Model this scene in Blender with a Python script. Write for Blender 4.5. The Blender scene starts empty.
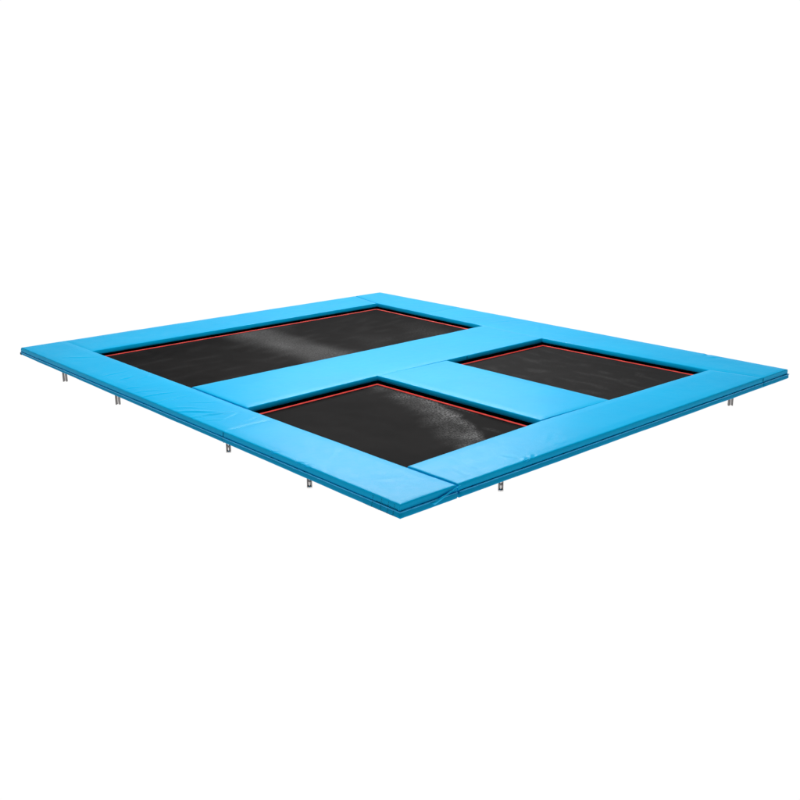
import bpy, bmesh, math, random
from mathutils import Vector, Matrix, noise
random.seed(7)
sc = bpy.context.scene
col = sc.collection

# ---------------------------------------------------------------- materials
def new_mat(name):
    m = bpy.data.materials.new(name); m.use_nodes = True
    nt = m.node_tree
    return m, nt, nt.nodes['Principled BSDF']

def vinyl(name, rgb, rough=0.42, spec=0.3, bump=0.25):
    m, nt, b = new_mat(name)
    N, L = nt.nodes, nt.links
    tc = N.new('ShaderNodeTexCoord')
    n1 = N.new('ShaderNodeTexNoise'); n1.inputs['Scale'].default_value = 1.3; n1.inputs['Detail'].default_value = 3
    L.new(tc.outputs['Object'], n1.inputs['Vector'])
    mix = N.new('ShaderNodeMix'); mix.data_type = 'RGBA'
    mix.inputs['A'].default_value = (rgb[0]*.85, rgb[1]*.90, rgb[2]*.94, 1)
    mix.inputs['B'].default_value = (rgb[0]*1.15, rgb[1]*1.09, min(1, rgb[2]*1.05), 1)
    L.new(n1.outputs['Fac'], mix.inputs['Factor'])
    L.new(mix.outputs['Result'], b.inputs['Base Color'])
    b.inputs['Specular IOR Level'].default_value = spec
    n2 = N.new('ShaderNodeTexNoise'); n2.inputs['Scale'].default_value = 9; n2.inputs['Detail'].default_value = 5
    L.new(tc.outputs['Object'], n2.inputs['Vector'])
    mr = N.new('ShaderNodeMapRange'); mr.inputs['To Min'].default_value = rough-.07; mr.inputs['To Max'].default_value = rough+.07
    L.new(n2.outputs['Fac'], mr.inputs['Value']); L.new(mr.outputs['Result'], b.inputs['Roughness'])
    n3 = N.new('ShaderNodeTexNoise'); n3.inputs['Scale'].default_value = 14; n3.inputs['Detail'].default_value = 6; n3.inputs['Roughness'].default_value = .55
    L.new(tc.outputs['Object'], n3.inputs['Vector'])
    n4 = N.new('ShaderNodeTexNoise'); n4.inputs['Scale'].default_value = 900; n4.inputs['Detail'].default_value = 2
    L.new(tc.outputs['Object'], n4.inputs['Vector'])
    ad = N.new('ShaderNodeMath'); ad.operation = 'MULTIPLY_ADD'; ad.inputs[1].default_value = .03
    L.new(n4.outputs['Fac'], ad.inputs[0]); L.new(n3.outputs['Fac'], ad.inputs[2])
    bp = N.new('ShaderNodeBump'); bp.inputs['Strength'].default_value = bump; bp.inputs['Distance'].default_value = .006
    L.new(ad.outputs[0], bp.inputs['Height']); L.new(bp.outputs['Normal'], b.inputs['Normal'])
    return m

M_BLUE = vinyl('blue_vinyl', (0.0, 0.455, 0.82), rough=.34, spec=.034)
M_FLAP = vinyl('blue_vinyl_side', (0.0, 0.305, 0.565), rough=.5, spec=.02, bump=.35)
M_RIM = vinyl('blue_piping', (0.02, 0.45, 0.85), rough=.4, spec=.3, bump=.05)

def mesh_fabric():
    m, nt, b = new_mat('black_woven_mesh')
    N, L = nt.nodes, nt.links
    tc = N.new('ShaderNodeTexCoord')
    at = N.new('ShaderNodeAttribute'); at.attribute_name = 'pale'
    mp = N.new('ShaderNodeMapping'); mp.inputs['Scale'].default_value = (80, 34, 1); mp.inputs['Rotation'].default_value = (0, 0, .5)
    L.new(tc.outputs['Object'], mp.inputs['Vector'])
    nz = N.new('ShaderNodeTexNoise'); nz.inputs['Scale'].default_value = 1.0; nz.inputs['Detail'].default_value = 6; nz.inputs['Roughness'].default_value = .75
    L.new(mp.outputs['Vector'], nz.inputs['Vector'])
    rp = N.new('ShaderNodeMapRange'); rp.inputs['From Min'].default_value = .45; rp.inputs['From Max'].default_value = .64
    L.new(nz.outputs['Fac'], rp.inputs['Value'])
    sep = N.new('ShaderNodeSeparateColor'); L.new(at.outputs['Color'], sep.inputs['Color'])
    # red channel: speckled paler marks, green channel: smooth paler band
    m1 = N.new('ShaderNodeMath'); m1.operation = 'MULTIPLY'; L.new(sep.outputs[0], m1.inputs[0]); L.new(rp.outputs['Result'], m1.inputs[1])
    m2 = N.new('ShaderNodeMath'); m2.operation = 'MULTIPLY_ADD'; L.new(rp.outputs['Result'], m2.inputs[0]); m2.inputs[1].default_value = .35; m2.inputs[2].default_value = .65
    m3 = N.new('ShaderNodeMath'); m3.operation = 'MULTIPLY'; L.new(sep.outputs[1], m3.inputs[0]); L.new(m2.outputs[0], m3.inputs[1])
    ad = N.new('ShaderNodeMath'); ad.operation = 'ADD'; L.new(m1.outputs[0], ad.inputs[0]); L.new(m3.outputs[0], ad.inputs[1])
    big = N.new('ShaderNodeTexNoise'); big.inputs['Scale'].default_value = 1.6; big.inputs['Detail'].default_value = 4
    L.new(tc.outputs['Object'], big.inputs['Vector'])
    cr = N.new('ShaderNodeMix'); cr.data_type = 'RGBA'
    cr.inputs['A'].default_value = (.0065, .006, .006, 1); cr.inputs['B'].default_value = (.016, .0152, .015, 1)
    L.new(big.outputs['Fac'], cr.inputs['Factor'])
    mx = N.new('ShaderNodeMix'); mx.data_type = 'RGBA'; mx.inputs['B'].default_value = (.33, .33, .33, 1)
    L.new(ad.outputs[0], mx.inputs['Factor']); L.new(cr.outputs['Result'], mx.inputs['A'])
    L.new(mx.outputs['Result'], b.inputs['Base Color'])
    b.inputs['Roughness'].default_value = .62; b.inputs['Specular IOR Level'].default_value = .007
    wv = N.new('ShaderNodeTexNoise'); wv.inputs['Scale'].default_value = 260; wv.inputs['Detail'].default_value = 2
    L.new(tc.outputs['Object'], wv.inputs['Vector'])
    bp = N.new('ShaderNodeBump'); bp.inputs['Strength'].default_value = .3; bp.inputs['Distance'].default_value = .003
    L.new(wv.outputs['Fac'], bp.inputs['Height']); L.new(bp.outputs['Normal'], b.inputs['Normal'])
    return m
M_MESH = mesh_fabric()

def plain(name, rgb, rough=.6, spec=.3, metal=0, nscale=40, var=.25):
    m, nt, b = new_mat(name)
    N, L = nt.nodes, nt.links
    tc = N.new('ShaderNodeTexCoord'); nz = N.new('ShaderNodeTexNoise'); nz.inputs['Scale'].default_value = nscale; nz.inputs['Detail'].default_value = 4
    L.new(tc.outputs['Object'], nz.inputs['Vector'])
    mx = N.new('ShaderNodeMix'); mx.data_type = 'RGBA'
    mx.inputs['A'].default_value = tuple(c*(1-var) for c in rgb)+(1,); mx.inputs['B'].default_value = tuple(min(1, c*(1+var)) for c in rgb)+(1,)
    L.new(nz.outputs['Fac'], mx.inputs['Factor']); L.new(mx.outputs['Result'], b.inputs['Base Color'])
    b.inputs['Roughness'].default_value = rough; b.inputs['Metallic'].default_value = metal
    b.inputs['Specular IOR Level'].default_value = spec
    return m
M_BLACK = plain('black_shade_webbing', (.002, .002, .002), .9, .02)  # webbing kept near black to paint in the shade under the pads
M_RED = plain('red_binding_tape', (.86, .055, .04), .6, .3, nscale=60, var=.06)
M_STEEL = plain('galvanised_steel', (.72, .70, .69), .25, .5, 1, 60, .3)
M_LEG = plain('dull_zinc_plate', (.21, .195, .19), .4, .4, .7, 120, .5)
M_FRAME = plain('dark_frame_steel', (.03, .03, .03), .5, .3, .6)
M_THREAD = plain('dark_stitching', (.003, .10, .17), .8, .05)
M_SEAM = plain('blue_seam_tape', (.002, .19, .34), .7, .05)
M_STRAP = plain('black_strap', (.012, .012, .014), .7, .2)

# ---------------------------------------------------------------- helpers
def obj(name, verts, faces, mat, parent=None, smooth=True, pale=None):
    me = bpy.data.meshes.new(name)
    me.from_pydata([tuple(v) for v in verts], [], faces); me.update()
    if smooth:
        me.polygons.foreach_set('use_smooth', [True]*len(me.polygons))
    if pale:
        ca = me.color_attributes.new('pale', 'FLOAT_COLOR', 'POINT')
        for i, c in enumerate(pale): ca.data[i].color = (c[0], c[1], 0, 1)
    me.materials.append(mat)
    o = bpy.data.objects.new(name, me); col.objects.link(o)
    if parent: o.parent = parent
    return o

def lerp(a, b, t): return a+(b-a)*t
def clamp(x, a=0., b=1.): return max(a, min(b, x))
def nz(x, y, z=0.): return noise.noise(Vector((x, y, z)))

# creases pressed into the vinyl: (x0, y0, x1, y1, height, width)
WR = [
 (.069, 4.404, .199, 4.378, .0035, .013), (.0, 4.0, .353, 3.945, .0045, .016), (.027, 3.692, .37, 3.726, .0045, .015),
 (.024, 3.273, .314, 3.00, .0060, .019), (.023, 3.009, .434, 2.904, .0065, .018), (.037, 2.84, .24, 2.74, .0028, .015),
 (-.02, 2.471, .18, 2.36, .0022, .013), (.201, 4.778, .345, 4.851, .0035, .015), (.408, 4.687, .60, 4.83, .0030, .015),
 (.30, 3.45, .56, 3.30, .0030, .018), (.211, 2.74, .45, 2.87, .0018, .012), (.02, 3.45, .30, 3.20, .0030, .014),
 (.05, 4.2, .30, 4.12, .0030, .013), (.10, 5.05, .42, 5.12, .0022, .015), (.32, 2.56, .50, 2.62, .0012, .016),
 (-.01, 1.655, .05, 1.655, .009, .016), (-.01, 1.17, .045, 1.19, .009, .014), (-.01, 1.27, .06, 1.24, .007, .014),
 (1.44, -.01, 1.46, .05, .009, .018), (1.52, .0, 1.56, .07, .006, .016), (1.40, .10, 1.34, .2, .003, .02),
 (5.88, 1.0, 5.97, 1.06, .007, .02), (5.80, .9, 5.92, .86, .004, .02),
 (.78, .05, .80, .30, .0012, .02), (.95, .08, .94, .22, .001, .018), (1.9, .2, 2.2, .35, .001, .03),
 (5.5, 4.1, 5.9, 3.9, .003, .025), (5.45, 4.6, 5.8, 4.3, .0025, .03), (5.45, 3.2, 5.8, 3.5, .0025, .03),
 (.2, 6.2, .5, 6.0, .0018, .03), (.15, .5, .45, .4, .0015, .03), (.2, 1.1, .5, 1.4, .0015, .03),
]
def wrinkle(x, y):
    h = 0
    for (x0, y0, x1, y1, a, w) in WR:
        if abs(y-(y0+y1)*.5) > abs(y1-y0)*.5+.12 or abs(x-(x0+x1)*.5) > abs(x1-x0)*.5+.12: continue
        dx, dy = x1-x0, y1-y0; L2 = dx*dx+dy*dy; l = math.sqrt(L2)
        t = ((x-x0)*dx+(y-y0)*dy)/L2
        if t < -.15 or t > 1.15: continue
        s = ((x-x0)*dy-(y-y0)*dx)/l + .012*math.sin(t*4+x0*9)
        tt = clamp(1-abs(t-.45)/.65)**.7
        if y0 > 2.6 and x0 < .5: a *= 1.45
        h += a*tt*(math.exp(-(s/w)**2) - .7*math.exp(-((s-w*1.7)/(w*1.2))**2))
    return h

def stations(pts, step):
    """walk two rails of equal length together, returning (A, B) pairs"""
    out = []
    for i in range(len(pts)-1):
        a0, b0 = pts[i]; a1, b1 = pts[i+1]
        n = max(1, int(max((Vector(a1)-Vector(a0)).length, (Vector(b1)-Vector(b0)).length)/step))
        for k in range(n):
            out.append((Vector(a0).lerp(Vector(a1), k/n), Vector(b0).lerp(Vector(b1), k/n)))
    a, b = pts[-1]; out.append((Vector(a), Vector(b)))
    return out

def pad(rails, parent, z=0., h=.06, rad=(.012, .012, .012, .012), step=.016, soft=.002, dome=.004):
    """padded cover between rail A and rail B (lists of (A, B) points). rad = rounding at rail A, rail B, start, end"""
    rows = stations(rails, step)
    # extra rows near the ends and columns near the edges
    def edge_t(n_len, r0, r1):
        fr = [0, .12, .35, .65, 1]
        t = [r0*f/n_len for f in fr] + [1-r1*f/n_len for f in fr]
        n = max(3, int(n_len/step))
        a, b = r0/n_len, 1-r1/n_len
        t += [lerp(a, b, k/n) for k in range(1, n)]
        return sorted(set(round(q, 6) for q in t))
    L = sum((rows[i+1][0]-rows[i][0]).length for i in range(len(rows)-1))
    def at(t):
        f = t*(len(rows)-1); i = min(int(f), len(rows)-2); f -= i
        return rows[i][0].lerp(rows[i+1][0], f), rows[i][1].lerp(rows[i+1][1], f)
    W = (rows[0][0]-rows[0][1]).length
    tu = edge_t(L, rad[2], rad[3]); tv = edge_t(W, rad[0], rad[1])
    verts, nu, nv = [], len(tu), len(tv)
    def drop(d, r): return 0 if d >= r else r-math.sqrt(max(0, r*r-(r-d)**2))
    for u in tu:
        a, b = at(u)
        for v in tv:
            p = a.lerp(b, v)
            dA, dB, dS, dE = v*W, (1-v)*W, u*L, (1-u)*L
            dr = max(drop(dA, rad[0]), drop(dB, rad[1]), drop(dS, rad[2]), drop(dE, rad[3]))
            dm = min(dA, dB)
            zz = z-dr + soft*(nz(p.x*1.7, p.y*1.7, 3)+.5*nz(p.x*5, p.y*5, 9))
            zz += dome*min(1, dm/.09)*(1 if min(dS, dE) > .05 else min(dS, dE)/.05) - dome
            zz += wrinkle(p.x, p.y)
            verts.append((p.x, p.y, zz))
    idx = lambda i, j: i*nv+j
    faces = [(idx(i, j), idx(i+1, j), idx(i+1, j+1), idx(i, j+1)) for i in range(nu-1) for j in range(nv-1)]
    ring = [idx(i, 0) for i in range(nu)] + [idx(nu-1, j) for j in range(1, nv)] + [idx(i, nv-1) for i in range(nu-2, -1, -1)] + [idx(0, j) for j in range(nv-2, 0, -1)]
    n = len(ring); prev = ring
    cen = Vector(verts[ring[0]])
    # outward normals of the outline
    outn = []
    for k in range(n):
        p0 = Vector(verts[ring[k-1]]); p1 = Vector(verts[ring[(k+1) % n]])
        d = (p1-p0); d.z = 0; d.normalize(); outn.append(Vector((d.y, -d.x, 0)))
    area = sum(verts[ring[k]][0]*verts[ring[(k+1) % n]][1]-verts[ring[(k+1) % n]][0]*verts[ring[k]][1] for k in range(n))
    sgn = 1 if area > 0 else -1
    for f, bul in ((.25, .003), (.5, .0045), (.75, .004), (.94, .003), (1, -.001)):
        cur = []
        for k in range(n):
            v = Vector(verts[ring[k]]); o = outn[k]*sgn
            w = .0015*nz(v.x*6, v.y*6, f*3)
            # flat joints stay flat
            i_end = ring[k] < nv or ring[k] >= (nu-1)*nv
            b_ = 0 if (i_end and (rad[2] < .006 or rad[3] < .006)) else bul+w
            q = v+o*b_
            zt = -h + z + .002*nz(v.x*2.5, v.y*2.5, 20)
            verts.append((q.x, q.y, lerp(v.z, zt, f))); cur.append(len(verts)-1)
        for k in range(n):
            a, b = prev[k], prev[(k+1) % n]; c, d = cur[(k+1) % n], cur[k]
            faces.append((a, d, c, b) if sgn > 0 else (a, b, c, d))
        prev = cur
    faces.append(tuple(prev) if sgn < 0 else tuple(reversed(prev)))
    if sgn > 0: pass
    else: pass
    o = obj('safety_pad', verts, faces, M_BLUE, parent)
    bm = bmesh.new(); bm.from_mesh(o.data); bmesh.ops.recalc_face_normals(bm, faces=bm.faces); bm.to_mesh(o.data); bm.free()
    return o

def sweep(name, path, prof, mat, parent, closed=False, wob=0., zfun=None, step=.03, caps=True):
    """path: 2-D polyline; prof: list of (outward, z 0..1 or absolute). outward = right of the travel direction"""
    P = []
    for i in range(len(path)-1):
        a, b = Vector(path[i]), Vector(path[i+1]); n = max(1, int((b-a).length/step))
        P += [a.lerp(b, k/n) for k in range(n)]
    P.append(Vector(path[-1]))
    if closed: P.pop()
    n = len(P); verts, faces = [], []; m = len(prof)
    for i, p in enumerate(P):
        if closed: a, b = P[i-1], P[(i+1) % n]
        else: a, b = P[max(0, i-1)], P[min(n-1, i+1)]
        d0 = (p-a).normalized() if (p-a).length > 1e-9 else (b-p).normalized()
        d1 = (b-p).normalized() if (b-p).length > 1e-9 else d0
        n0, n1 = Vector((d0.y, -d0.x)), Vector((d1.y, -d1.x))
        mm = (n0+n1).normalized(); mm *= 1/max(.3, mm.dot(n0))
        for (o, z) in prof:
            w = wob*nz(p.x*3, p.y*3, z*25)+.5*wob*nz(p.x*11, p.y*11, z*40)
            zz = zfun(p, z) if zfun else z
            q = p+mm*(o+w)
            verts.append((q.x, q.y, zz))
    rng = range(n) if closed else range(n-1)
    for i in rng:
        for j in range(m):
            a = i*m+j; b = i*m+(j+1) % m; c = ((i+1) % n)*m+(j+1) % m; d = ((i+1) % n)*m+j
            faces.append((a, b, c, d))
    if not closed and caps:
        faces.append(tuple(range(m))); faces.append(tuple((n-1)*m+j for j in range(m)))
    o = obj(name, verts, faces, mat, parent)
    bm = bmesh.new(); bm.from_mesh(o.data); bmesh.ops.recalc_face_normals(bm, faces=bm.faces); bm.to_mesh(o.data); bm.free()
    return o

# ---------------------------------------------------------------- plan (metres, pad tops at z = 0)
N_ = (0., 0.); L_ = (.03, 7.13); R_ = (5.972, -.012); F_ = (5.969, 7.02)
Al, Af, Ar, An = (.603, 6.322), (5.284, 6.311), (5.227, 4.023), (.597, 3.990)
Bl, Bf, Br, Bn = (.582, 2.919), (2.378, 2.976), (2.408, .637), (.593, .576)
Cl, Cf, Cr, Cn = (3.447, 2.963), (5.207, 2.948), (5.294, .585), (3.458, .625)
def on(a, b, t): return (lerp(a[0], b[0], t), lerp(a[1], b[1], t))
def aty(a, b, y): return on(a, b, (y-a[1])/(b[1]-a[1]))
def atx(a, b, x): return on(a, b, (x-a[0])/(b[0]-a[0]))

tramp = bpy.data.objects.new('trampoline', None); col.objects.link(tramp)
tramp.location = (3, 3.5, -.30)
tramp['label'] = 'large rectangular trampoline with bright blue safety pads around three black jumping mats'
tramp['category'] = 'trampoline'
bpy.context.view_layer.update()
off = Matrix.Translation(-Vector(tramp.location))
T = tramp

YS = 2.43
s1 = aty(N_, L_, YS)
i1 = aty(Bn, Bl, YS)
pads = []
E1, E2 = .012, .0025
# left strip: corner piece and long piece
pN = pad([(N_, (.606, .0)), (aty(N_, L_, Bn[1]), Bn), (s1, i1)], T, rad=(.012, .012, .012, E2))
i1b = (i1[0], i1[1]-.008); s1b = (s1[0], s1[1]-.006)
lo_end = aty(Al, (.62, 7.12), 7.12)
pL = pad([(s1b, i1b), (aty(N_, L_, Bl[1]), Bl), (aty(N_, L_, An[1]), An), (aty(N_, L_, Al[1]), Al), (L_, (.605, 7.118))], T, rad=(.012, .012, .001, .012))
# far-left strip
LF0 = atx((.605, 7.118), F_, .6065); LFe = (5.44, 7.032)
pF = pad([((Al[0]-.011, Al[1]+.0005), (LF0[0]-.012, LF0[1])), (atx(Al, Af, 5.277), LFe)], T, rad=(.012, .012, .001, .008))
# far-right strip in two covers
YJ = 5.19
o1, q1 = aty(R_, F_, YJ), aty(Ar, Af, YJ)
pR = pad([((5.416, -.010), R_), (Cr, aty(R_, F_, Cr[1])), (Cf, aty(R_, F_, Cf[1])), (Ar, aty(R_, F_, Ar[1])), (q1, o1)], T, rad=(.012, .012, .008, E2))
pR2 = pad([((q1[0], q1[1]+.0015), (o1[0], o1[1]+.0015)), (Af, aty(R_, F_, Af[1])), ((5.452, 7.029), F_)], T, rad=(.012, .012, E2, .012))
# near-right strip
pNR = pad([((.622, .0), (Bn[0]+.018, Bn[1]+.002)), (atx(N_, R_, Br[0]), Br), (atx(N_, R_, Cn[0]), Cn), ((5.410, -.009), (Cr[0]-.004, Cr[1]))], T, rad=(.012, .012, .012, .006), z=.003)
# long strip across the middle
pM = pad([((Bl[0]+.018, Bl[1]), (An[0]+.014, An[1])), (Bf, atx(An, Ar, Bf[0])), (Cl, atx(An, Ar, Cl[0])), ((Cf[0]+.009, Cf[1]), (Ar[0]+.009, Ar[1]))], T, rad=(.012, .012, .012, .002), z=.0015)
# short strip between the two small mats; its ends sit slightly askew
pC = pad([((Br[0], Br[1]+.015), (Cn[0], Cn[1]-.009)), ((Bf[0]+.001, Bf[1]+.009), (Cl[0], Cl[1]-.018))], T, rad=(.012, .012, .004, .004), z=.002)

# ---- lower side flaps hanging from the outer pads
def zbot(p):
    # hem hangs lowest at the near corner
    d = math.hypot(p.x, p.y)
    return -.119+.022*clamp(p.y/7.1)+.004*clamp(p.x/6)
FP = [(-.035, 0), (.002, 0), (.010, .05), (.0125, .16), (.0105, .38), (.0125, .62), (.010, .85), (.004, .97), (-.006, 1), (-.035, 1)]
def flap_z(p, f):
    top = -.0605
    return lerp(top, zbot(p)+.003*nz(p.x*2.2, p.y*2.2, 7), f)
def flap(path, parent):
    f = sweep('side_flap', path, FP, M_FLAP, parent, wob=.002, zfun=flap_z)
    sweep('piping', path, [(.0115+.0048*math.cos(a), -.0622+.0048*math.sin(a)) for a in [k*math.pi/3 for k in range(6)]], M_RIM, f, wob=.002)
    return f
def inset(p, dx, dy): return (p[0]+dx, p[1]+dy)
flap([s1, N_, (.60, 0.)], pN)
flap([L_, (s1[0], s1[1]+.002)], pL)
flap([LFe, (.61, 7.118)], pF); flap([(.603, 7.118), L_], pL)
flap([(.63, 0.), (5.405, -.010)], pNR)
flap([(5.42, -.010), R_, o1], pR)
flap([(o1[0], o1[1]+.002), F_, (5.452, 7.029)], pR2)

# dark shadow-gap lining between pad and flap: strip of black fabric just inside
def lining(path, parent):
    sweep('lining', path, [(-.036, -.02), (-.008, -.02), (-.008, -.10), (-.036, -.10)], M_BLACK, parent, step=.2)

# ---- stitched corner and folded overlap near the front corner
def box_pts(c, ux, uy, uz):
    c = Vector(c); V = [c+ux*a+uy*b+uz*d for a in (-1, 1) for b in (-1, 1) for d in (-1, 1)]
    return V, [(0, 1, 3, 2), (4, 6, 7, 5), (0, 4, 5, 1), (2, 3, 7, 6), (0, 2, 6, 4), (1, 5, 7, 3)]
def stitches(parent):
    V, Fc = [], []
    def dash(c, d, l=.010, w=.0012, nrm=Vector((-1, 0, 0))):
        d = Vector(d).normalized(); s = nrm.cross(d)
        a, f = box_pts(c, d*l*.5, s*w, nrm*.0012); b = len(V)
        V.extend(a); Fc.extend([tuple(b+i for i in q) for q in f])
    for y in (.055, .12, .20, .30):
        for k in range(6):
            dash((-.0165, y+.004*k-.01, -.012-.017*k-(.006 if k > 2 else 0)), (0, .25, 1), .0105)
    for k in range(22):
        dash((-.0150, .03+k*.018, -.108+.001*math.sin(k)), (0, 1, 0), .009)
        if k < 14: dash((-.0075, .03+k*.018, -.050), (0, 1, .1), .009)
    return obj('stitching', V, Fc, M_THREAD, parent, smooth=False)
stitches(pN)
# folded cover flap wrapping diagonally over the joint on the near-right side
def fold(parent):
    n = 14; V, Fc = [], []
    for i in range(n+1):
        t = i/n
        xt, zt = lerp(.640, .350, t), lerp(-.012, -.098, t)     # upper-right edge
        xb, zb = lerp(.600, .300, t), lerp(-.020, -.070, t)
        w = .002*math.sin(t*9)
        bul = .007 if zt < -.062 else .0055
        V += [(xt, -.0105-bul*.6-w, zt), ((xt+xb)/2, -.0165-bul*.5-w, (zt+zb)/2), (xb, -.0115-bul*.4, zb), ((xt+xb)/2, -.004, (zt+zb)/2)]
    for i in range(n):
        for j in range(4):
            Fc.append((i*4+j, i*4+(j+1) % 4, (i+1)*4+(j+1) % 4, (i+1)*4+j))
    Fc += [(0, 1, 2, 3), (n*4+3, n*4+2, n*4+1, n*4)]
    o = obj('corner_fold', V, Fc, M_BLUE, parent)
    bm = bmesh.new(); bm.from_mesh(o.data); bmesh.ops.recalc_face_normals(bm, faces=bm.faces); bm.to_mesh(o.data); bm.free()
fold(pN)

# small fabric pull tabs sewn into the pad edges
def tab(x, y, ax, parent, l=.05):
    d = Vector((0, 1, 0)) if ax == 'y' else Vector((1, 0, 0))
    o = Vector((-1, 0, 0)) if ax == 'y' else Vector((0, -1, 0))
    V, Fc = [], []; n = 10; m = 6
    for i in range(n+1):
        t = i/n; c = Vector((x, y, -.006))+d*(t-.5)*l + o*(.002+.003*math.sin(math.pi*t)) + Vector((0, 0, .006*math.sin(math.pi*t)+.003*math.sin(t*11)))
        r = .003+.004*math.sin(math.pi*t)
        for j in range(m):
            a = j*2*math.pi/m
            V.append(c+o*math.cos(a)*r+Vector((0, 0, 1))*math.sin(a)*r*1.2)
    for i in range(n):
        for j in range(m): Fc.append((i*m+j, i*m+(j+1) % m, (i+1)*m+(j+1) % m, (i+1)*m+j))
    Fc += [tuple(range(m)), tuple(n*m+j for j in reversed(range(m)))]
    obj('pull_tab', V, Fc, M_BLUE, parent)
tab(.002, 1.655, 'y', pN); tab(.002, 1.19, 'y', pN, .06); tab(.002, 1.30, 'y', pN, .04)
tab(1.45, .002, 'x', pNR, .07)

# dark webbing end showing at the left corner
V, Fc = box_pts((.03-.009, 7.128, -.083), Vector((.003, 0, 0)), Vector((0, .02, 0)), Vector((0, 0, .012)))
obj('strap_end', V, Fc, M_STRAP, pL, smooth=False)
# thin seam strips standing in the joints of the side faces
def side_seam(x, y, nx, ny, parent, z0=-.006, z1=-.060, zdir=0):
    n = Vector((nx, ny, 0)); d = Vector((-ny, nx, 0))
    V, Fc = box_pts(Vector((x, y, (z0+z1)/2))+n*.005, d*.004, n*.0022, Vector((0, 0, abs(z0-z1)/2)))
    obj('joint_seam', V, Fc, M_SEAM, parent, smooth=False)
c = atx(Cl, Cf, 3.80); side_seam(c[0], c[1], 0, -1, pM)
side_seam(s1[0], s1[1], -1, 0, pN, -.010, -.112)
side_seam(5.413, -.010, 0, -1, pR, -.008, -.060)


# ---------------------------------------------------------------- jumping mats
ZM = -.087
def mat(quad, inset_, palefun, k):
    """quad: opening corners near-left ccw"""
    c = [Vector(q) for q in quad]
    def offs(d):
        out = []
        for i in range(4):
            p, a, b = c[i], c[i-1], c[(i+1) % 4]
            e0 = (p-a).normalized(); e1 = (b-p).normalized()
            n0 = Vector((-e0.y, e0.x)); n1 = Vector((-e1.y, e1.x))
            mm = (n0+n1).normalized(); mm *= 1/mm.dot(n0); out.append(p+mm*d)
        return out
    a = offs(inset_)
    W, H = (a[1]-a[0]).length, (a[3]-a[0]).length
    nu, nv = int(W/.025), int(H/.025)
    V, wr = [], []
    def zz(x, y, e):
        s = (.010*nz(x*1.2+5*k, y*1.9, 2)+.004*nz(x*5, y*3.2, 5+k)+.0028*abs(nz(x*3.0+y*2.0, y*4.0-x*6, 8+k)))*min(1, e/.22)
        return ZM+s-.006*min(1, e/.5)
    for i in range(nu+1):
        for j in range(nv+1):
            p = a[0].lerp(a[1], i/nu).lerp(a[3].lerp(a[2], i/nu), j/nv)
            e = min(i/nu*W, (1-i/nu)*W, j/nv*H, (1-j/nv)*H)
            V.append((p.x, p.y, zz(p.x, p.y, e))); wr.append(palefun(p.x, p.y, e))
    Fc = [(i*(nv+1)+j, (i+1)*(nv+1)+j, (i+1)*(nv+1)+j+1, i*(nv+1)+j+1) for i in range(nu) for j in range(nv)]
    m = obj('jumping_mat', V, Fc, M_MESH, T, pale=wr)
    # red binding tape all the way round
    a2 = offs(inset_-.006); path = [tuple(q) for q in a2]; path.append(path[0])
    tp = [(-.015, ZM-.001), (-.014, ZM+.004), (0, ZM+.008), (.013, ZM+.006), (.015, ZM-.001)]
    sweep('red_binding', path, tp, M_RED, m, closed=True, wob=.0025)
    # near-black webbing stands for pad shadow and is widened to block floor glow
    a3 = offs(inset_-.013); path = [tuple(q) for q in a3]; path.append(path[0])
    sweep('shade_webbing', path, [(-.004, ZM-.004), (0, ZM-.003), (.36, ZM-.006), (.36, ZM-.012), (-.004, ZM-.009)], M_BLACK, m, closed=True, step=.1)
    return m
def ss(a, b, x):
    t = clamp((x-a)/(b-a)); return t*t*(3-2*t)
def paleA(x, y, e):  # paler band, patches and streaks on the large mat
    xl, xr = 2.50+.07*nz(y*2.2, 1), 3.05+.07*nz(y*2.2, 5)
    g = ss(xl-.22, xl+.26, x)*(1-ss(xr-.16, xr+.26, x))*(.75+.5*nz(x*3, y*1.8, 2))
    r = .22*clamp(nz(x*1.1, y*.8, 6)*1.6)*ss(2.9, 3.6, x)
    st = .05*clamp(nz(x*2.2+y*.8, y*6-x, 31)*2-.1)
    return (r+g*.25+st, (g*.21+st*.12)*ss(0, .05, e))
def paleB(x, y, e):  # curved band of paler speckles on the near mat
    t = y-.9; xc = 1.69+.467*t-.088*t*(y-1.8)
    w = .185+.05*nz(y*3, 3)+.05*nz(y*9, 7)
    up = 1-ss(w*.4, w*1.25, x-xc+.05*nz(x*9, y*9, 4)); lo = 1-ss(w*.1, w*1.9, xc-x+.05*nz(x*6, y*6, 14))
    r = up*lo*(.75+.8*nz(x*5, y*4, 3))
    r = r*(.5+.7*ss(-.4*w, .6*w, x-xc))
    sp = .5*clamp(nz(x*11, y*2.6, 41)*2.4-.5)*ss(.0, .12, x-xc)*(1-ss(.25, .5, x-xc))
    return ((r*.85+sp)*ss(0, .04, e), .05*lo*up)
def paleC(x, y, e):  # wrinkle highlights painted in as pale streaks
    st = .07*clamp(nz(x*2.6+y*3.2, y*1.6-x*8.0, 12)*2.0-.1)
    return (st*ss(.1, .4, e), .045+st*.3)
mat([An, Ar, Af, Al], .055, paleA, 0)
mat([Bn, Br, Bf, Bl], .050, paleB, 1)
mat([Cn, Cr, Cf, Cl], .055, paleC, 2)

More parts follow.
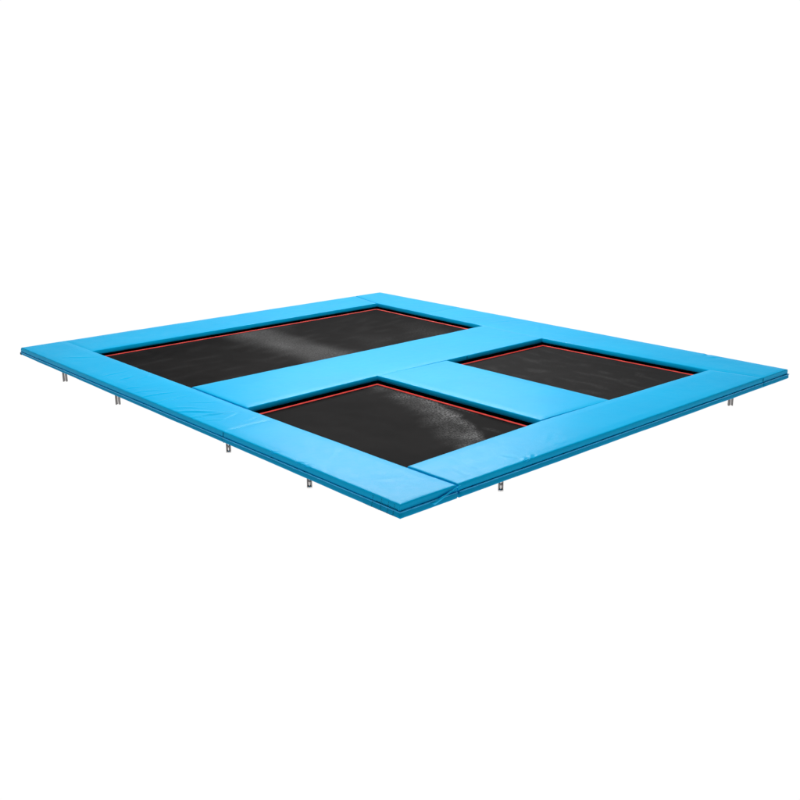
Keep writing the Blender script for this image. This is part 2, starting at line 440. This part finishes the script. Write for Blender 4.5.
# ---------------------------------------------------------------- steel frame hidden under the pads
def tube_box(V, Fc, a, b, w=.022, h=.02, z=-.082):
    a, b = Vector((a[0], a[1], z)), Vector((b[0], b[1], z)); d = (b-a); l = d.length; d.normalize()
    s = Vector((-d.y, d.x, 0)); v, f = box_pts((a+b)/2, d*l/2, s*w, Vector((0, 0, 1))*h); k = len(V)
    V += v; Fc += [tuple(k+i for i in q) for q in f]
V, Fc = [], []
tube_box(V, Fc, (.18, .13), (.18, 6.95)); tube_box(V, Fc, (5.8, .13), (5.8, 6.9))
tube_box(V, Fc, (.205, .18), (5.775, .18), z=-.083); tube_box(V, Fc, (.205, 6.87), (5.775, 6.87), z=-.083)
tube_box(V, Fc, (.205, 3.47), (5.775, 3.47), z=-.083); tube_box(V, Fc, (2.92, .205), (2.92, 3.445), z=-.084)
obj('frame', V, Fc, M_FRAME, T, smooth=False)

# ---------------------------------------------------------------- adjustable legs
def lathe(name, prof, mat, parent, loc, seg=28):
    V, Fc = [], []
    for (r, z) in prof:
        for k in range(seg):
            a = k*2*math.pi/seg; V.append((r*math.cos(a)+loc[0], r*math.sin(a)+loc[1], z+loc[2]))
    n = len(prof)
    for i in range(n-1):
        for k in range(seg): Fc.append((i*seg+k, i*seg+(k+1) % seg, (i+1)*seg+(k+1) % seg, (i+1)*seg+k))
    Fc.append(tuple(range(seg))); Fc.append(tuple((n-1)*seg+k for k in reversed(range(seg))))
    o = obj(name, V, Fc, mat, parent)
    bm = bmesh.new(); bm.from_mesh(o.data); bmesh.ops.recalc_face_normals(bm, faces=bm.faces)
    bm.to_mesh(o.data); bm.free()
    try: o.data.set_sharp_from_angle(angle=math.radians(40))
    except Exception: pass
    return o
def leg(x, y, zb=-.30, kind=0, along=(0, 1)):
    """forked steel foot: two dark uprights, a base shoe and on some a bright levelling screw between them"""
    ax = Vector((along[0], along[1], 0)); nx = Vector((-ax.y, ax.x, 0)); up = Vector((0, 0, 1))
    V, Fc = [], []
    g = .019 if kind != 1 else .017
    for sgn, hw in (((-1, .0075), (1, .0055)) if kind != 1 else ((-1, .0045), (1, .0045))):
        v, f_ = box_pts(Vector((x, y, (zb-.10)/2))+ax*g*sgn, ax*hw, nx*.014, up*((-.10-zb)/2-.001)); k = len(V)
        V += v; Fc += [tuple(k+i for i in q) for q in f_]
    l = obj('leg', V, Fc, M_LEG, T, smooth=False)
    rs = .0095 if kind else .0075
    lathe('levelling_screw', [(rs-.001, zb+.004), (rs, zb+.006)]+[(rs+(.0012 if q % 2 else 0), zb+.014+q*.004) for q in range(40)], M_STEEL, l, (x, y, 0), 16)
    if kind:
        lathe('foot_plate', [(.023, zb+.001), (.0245, zb+.003), (.0245, zb+.016), (.022, zb+.019)], M_STEEL, l, (x, y, 0))
        lathe('lock_nut', [(.016, zb+.055), (.019, zb+.057), (.019, zb+.070), (.016, zb+.072)], M_LEG, l, (x, y, 0), 6)
    return l
for x, y, kd in ((.18, 6.23, 0), (.18, 4.87, 0), (.18, 2.63, 1), (.18, 1.36, 1), (1.33, .18, 1), (5.10, .18, 0)):
    leg(x, y, kind=kd, along=(.74, -.67))

# parts were modelled in world space; hang them on the empty without moving them
for o in [o for o in col.objects if o.parent == tramp]:
    o.matrix_parent_inverse = off

# ---------------------------------------------------------------- added floor, glows white so no shadow falls on it
m, nt, b = new_mat('glowing_white_floor')
b.inputs['Base Color'].default_value = (0, 0, 0, 1); b.inputs['Specular IOR Level'].default_value = 0; b.inputs['Roughness'].default_value = 1
b.inputs['Emission Color'].default_value = (1, 1, 1, 1); b.inputs['Emission Strength'].default_value = 1.02  # emission added; it also lights the pad sides
S = 400
g = obj('ground', [(-S, -S, -.3), (S, -S, -.3), (S, S, -.3), (-S, S, -.3)], [(0, 1, 2, 3)], m, smooth=False)
g['kind'] = 'structure'

# ---------------------------------------------------------------- light
w = bpy.data.worlds.new('World'); sc.world = w; w.use_nodes = True
nt = w.node_tree; N, L = nt.nodes, nt.links; bg = N['Background']
tc = N.new('ShaderNodeTexCoord')
dt = N.new('ShaderNodeVectorMath'); dt.operation = 'DOT_PRODUCT'; dt.inputs[1].default_value = (.674, .739, 0)
L.new(tc.outputs['Generated'], dt.inputs[0])
mr = N.new('ShaderNodeMapRange'); mr.interpolation_type = 'SMOOTHSTEP'  # world shaped dim behind the camera to darken the pad sides
mr.inputs['From Min'].default_value = -.25; mr.inputs['From Max'].default_value = .55
mr.inputs['To Min'].default_value = .12; mr.inputs['To Max'].default_value = 1.02
L.new(dt.outputs['Value'], mr.inputs['Value'])
# world shaped to dim above the horizon, cutting sheen on the pads
sx = N.new('ShaderNodeSeparateXYZ'); L.new(tc.outputs['Generated'], sx.inputs[0])
mz = N.new('ShaderNodeMapRange'); mz.interpolation_type = 'SMOOTHSTEP'
mz.inputs['From Min'].default_value = .14; mz.inputs['From Max'].default_value = .24
mz.inputs['To Min'].default_value = 1; mz.inputs['To Max'].default_value = .22
L.new(sx.outputs['Z'], mz.inputs['Value'])
mu = N.new('ShaderNodeMath'); mu.operation = 'MULTIPLY'
L.new(mr.outputs['Result'], mu.inputs[0]); L.new(mz.outputs['Result'], mu.inputs[1])
L.new(mu.outputs[0], bg.inputs['Strength']); bg.inputs['Color'].default_value = (1, 1, 1, 1)

def area(name, loc, target, sx, sy, power, color=(1, 1, 1)):
    d = bpy.data.lights.new(name, 'AREA'); d.shape = 'RECTANGLE'; d.size = sx; d.size_y = sy; d.energy = power; d.color = color
    o = bpy.data.objects.new(name, d); col.objects.link(o); o.location = loc
    o.rotation_euler = (Vector(target)-Vector(loc)).to_track_quat('-Z', 'Y').to_euler()
    return o
area('overhead_fill', (2.2, 2.9, 7.0), (2.6, 3.1, 0), 6, 6, 545)  # unseen lamp added to fill light on the pad tops
area('rear_sheen_light', (11.0, 12.0, 7.6), (2.0, 2.2, 0), 7, 3.0, 1350)  # unseen lamp added behind for the sheen on the pads

# ---------------------------------------------------------------- camera (solved from the photograph)
r = Vector((0.7381752648738261, -0.6745951268000009, -0.004323566369048368))
u = Vector((0.1903768317345183, 0.20216266336789615, 0.9606700367341148))
f = Vector((0.6471892615511969, 0.7099659656896867, -0.27765876052292465))
cam = bpy.data.cameras.new('camera'); co = bpy.data.objects.new('camera', cam); col.objects.link(co)
M = Matrix(((r.x, u.x, -f.x, -4.640160149), (r.y, u.y, -f.y, -5.094573480), (r.z, u.z, -f.z, 2.804072377), (0, 0, 0, 1)))
co.matrix_world = M
cam.sensor_width = 36; cam.lens = 988.445*36/800; cam.clip_start = .05; cam.clip_end = 2000
sc.camera = co
sc.view_settings.view_transform = 'Standard'; sc.view_settings.look = 'None'
sc.view_settings.exposure = 0; sc.view_settings.gamma = 1
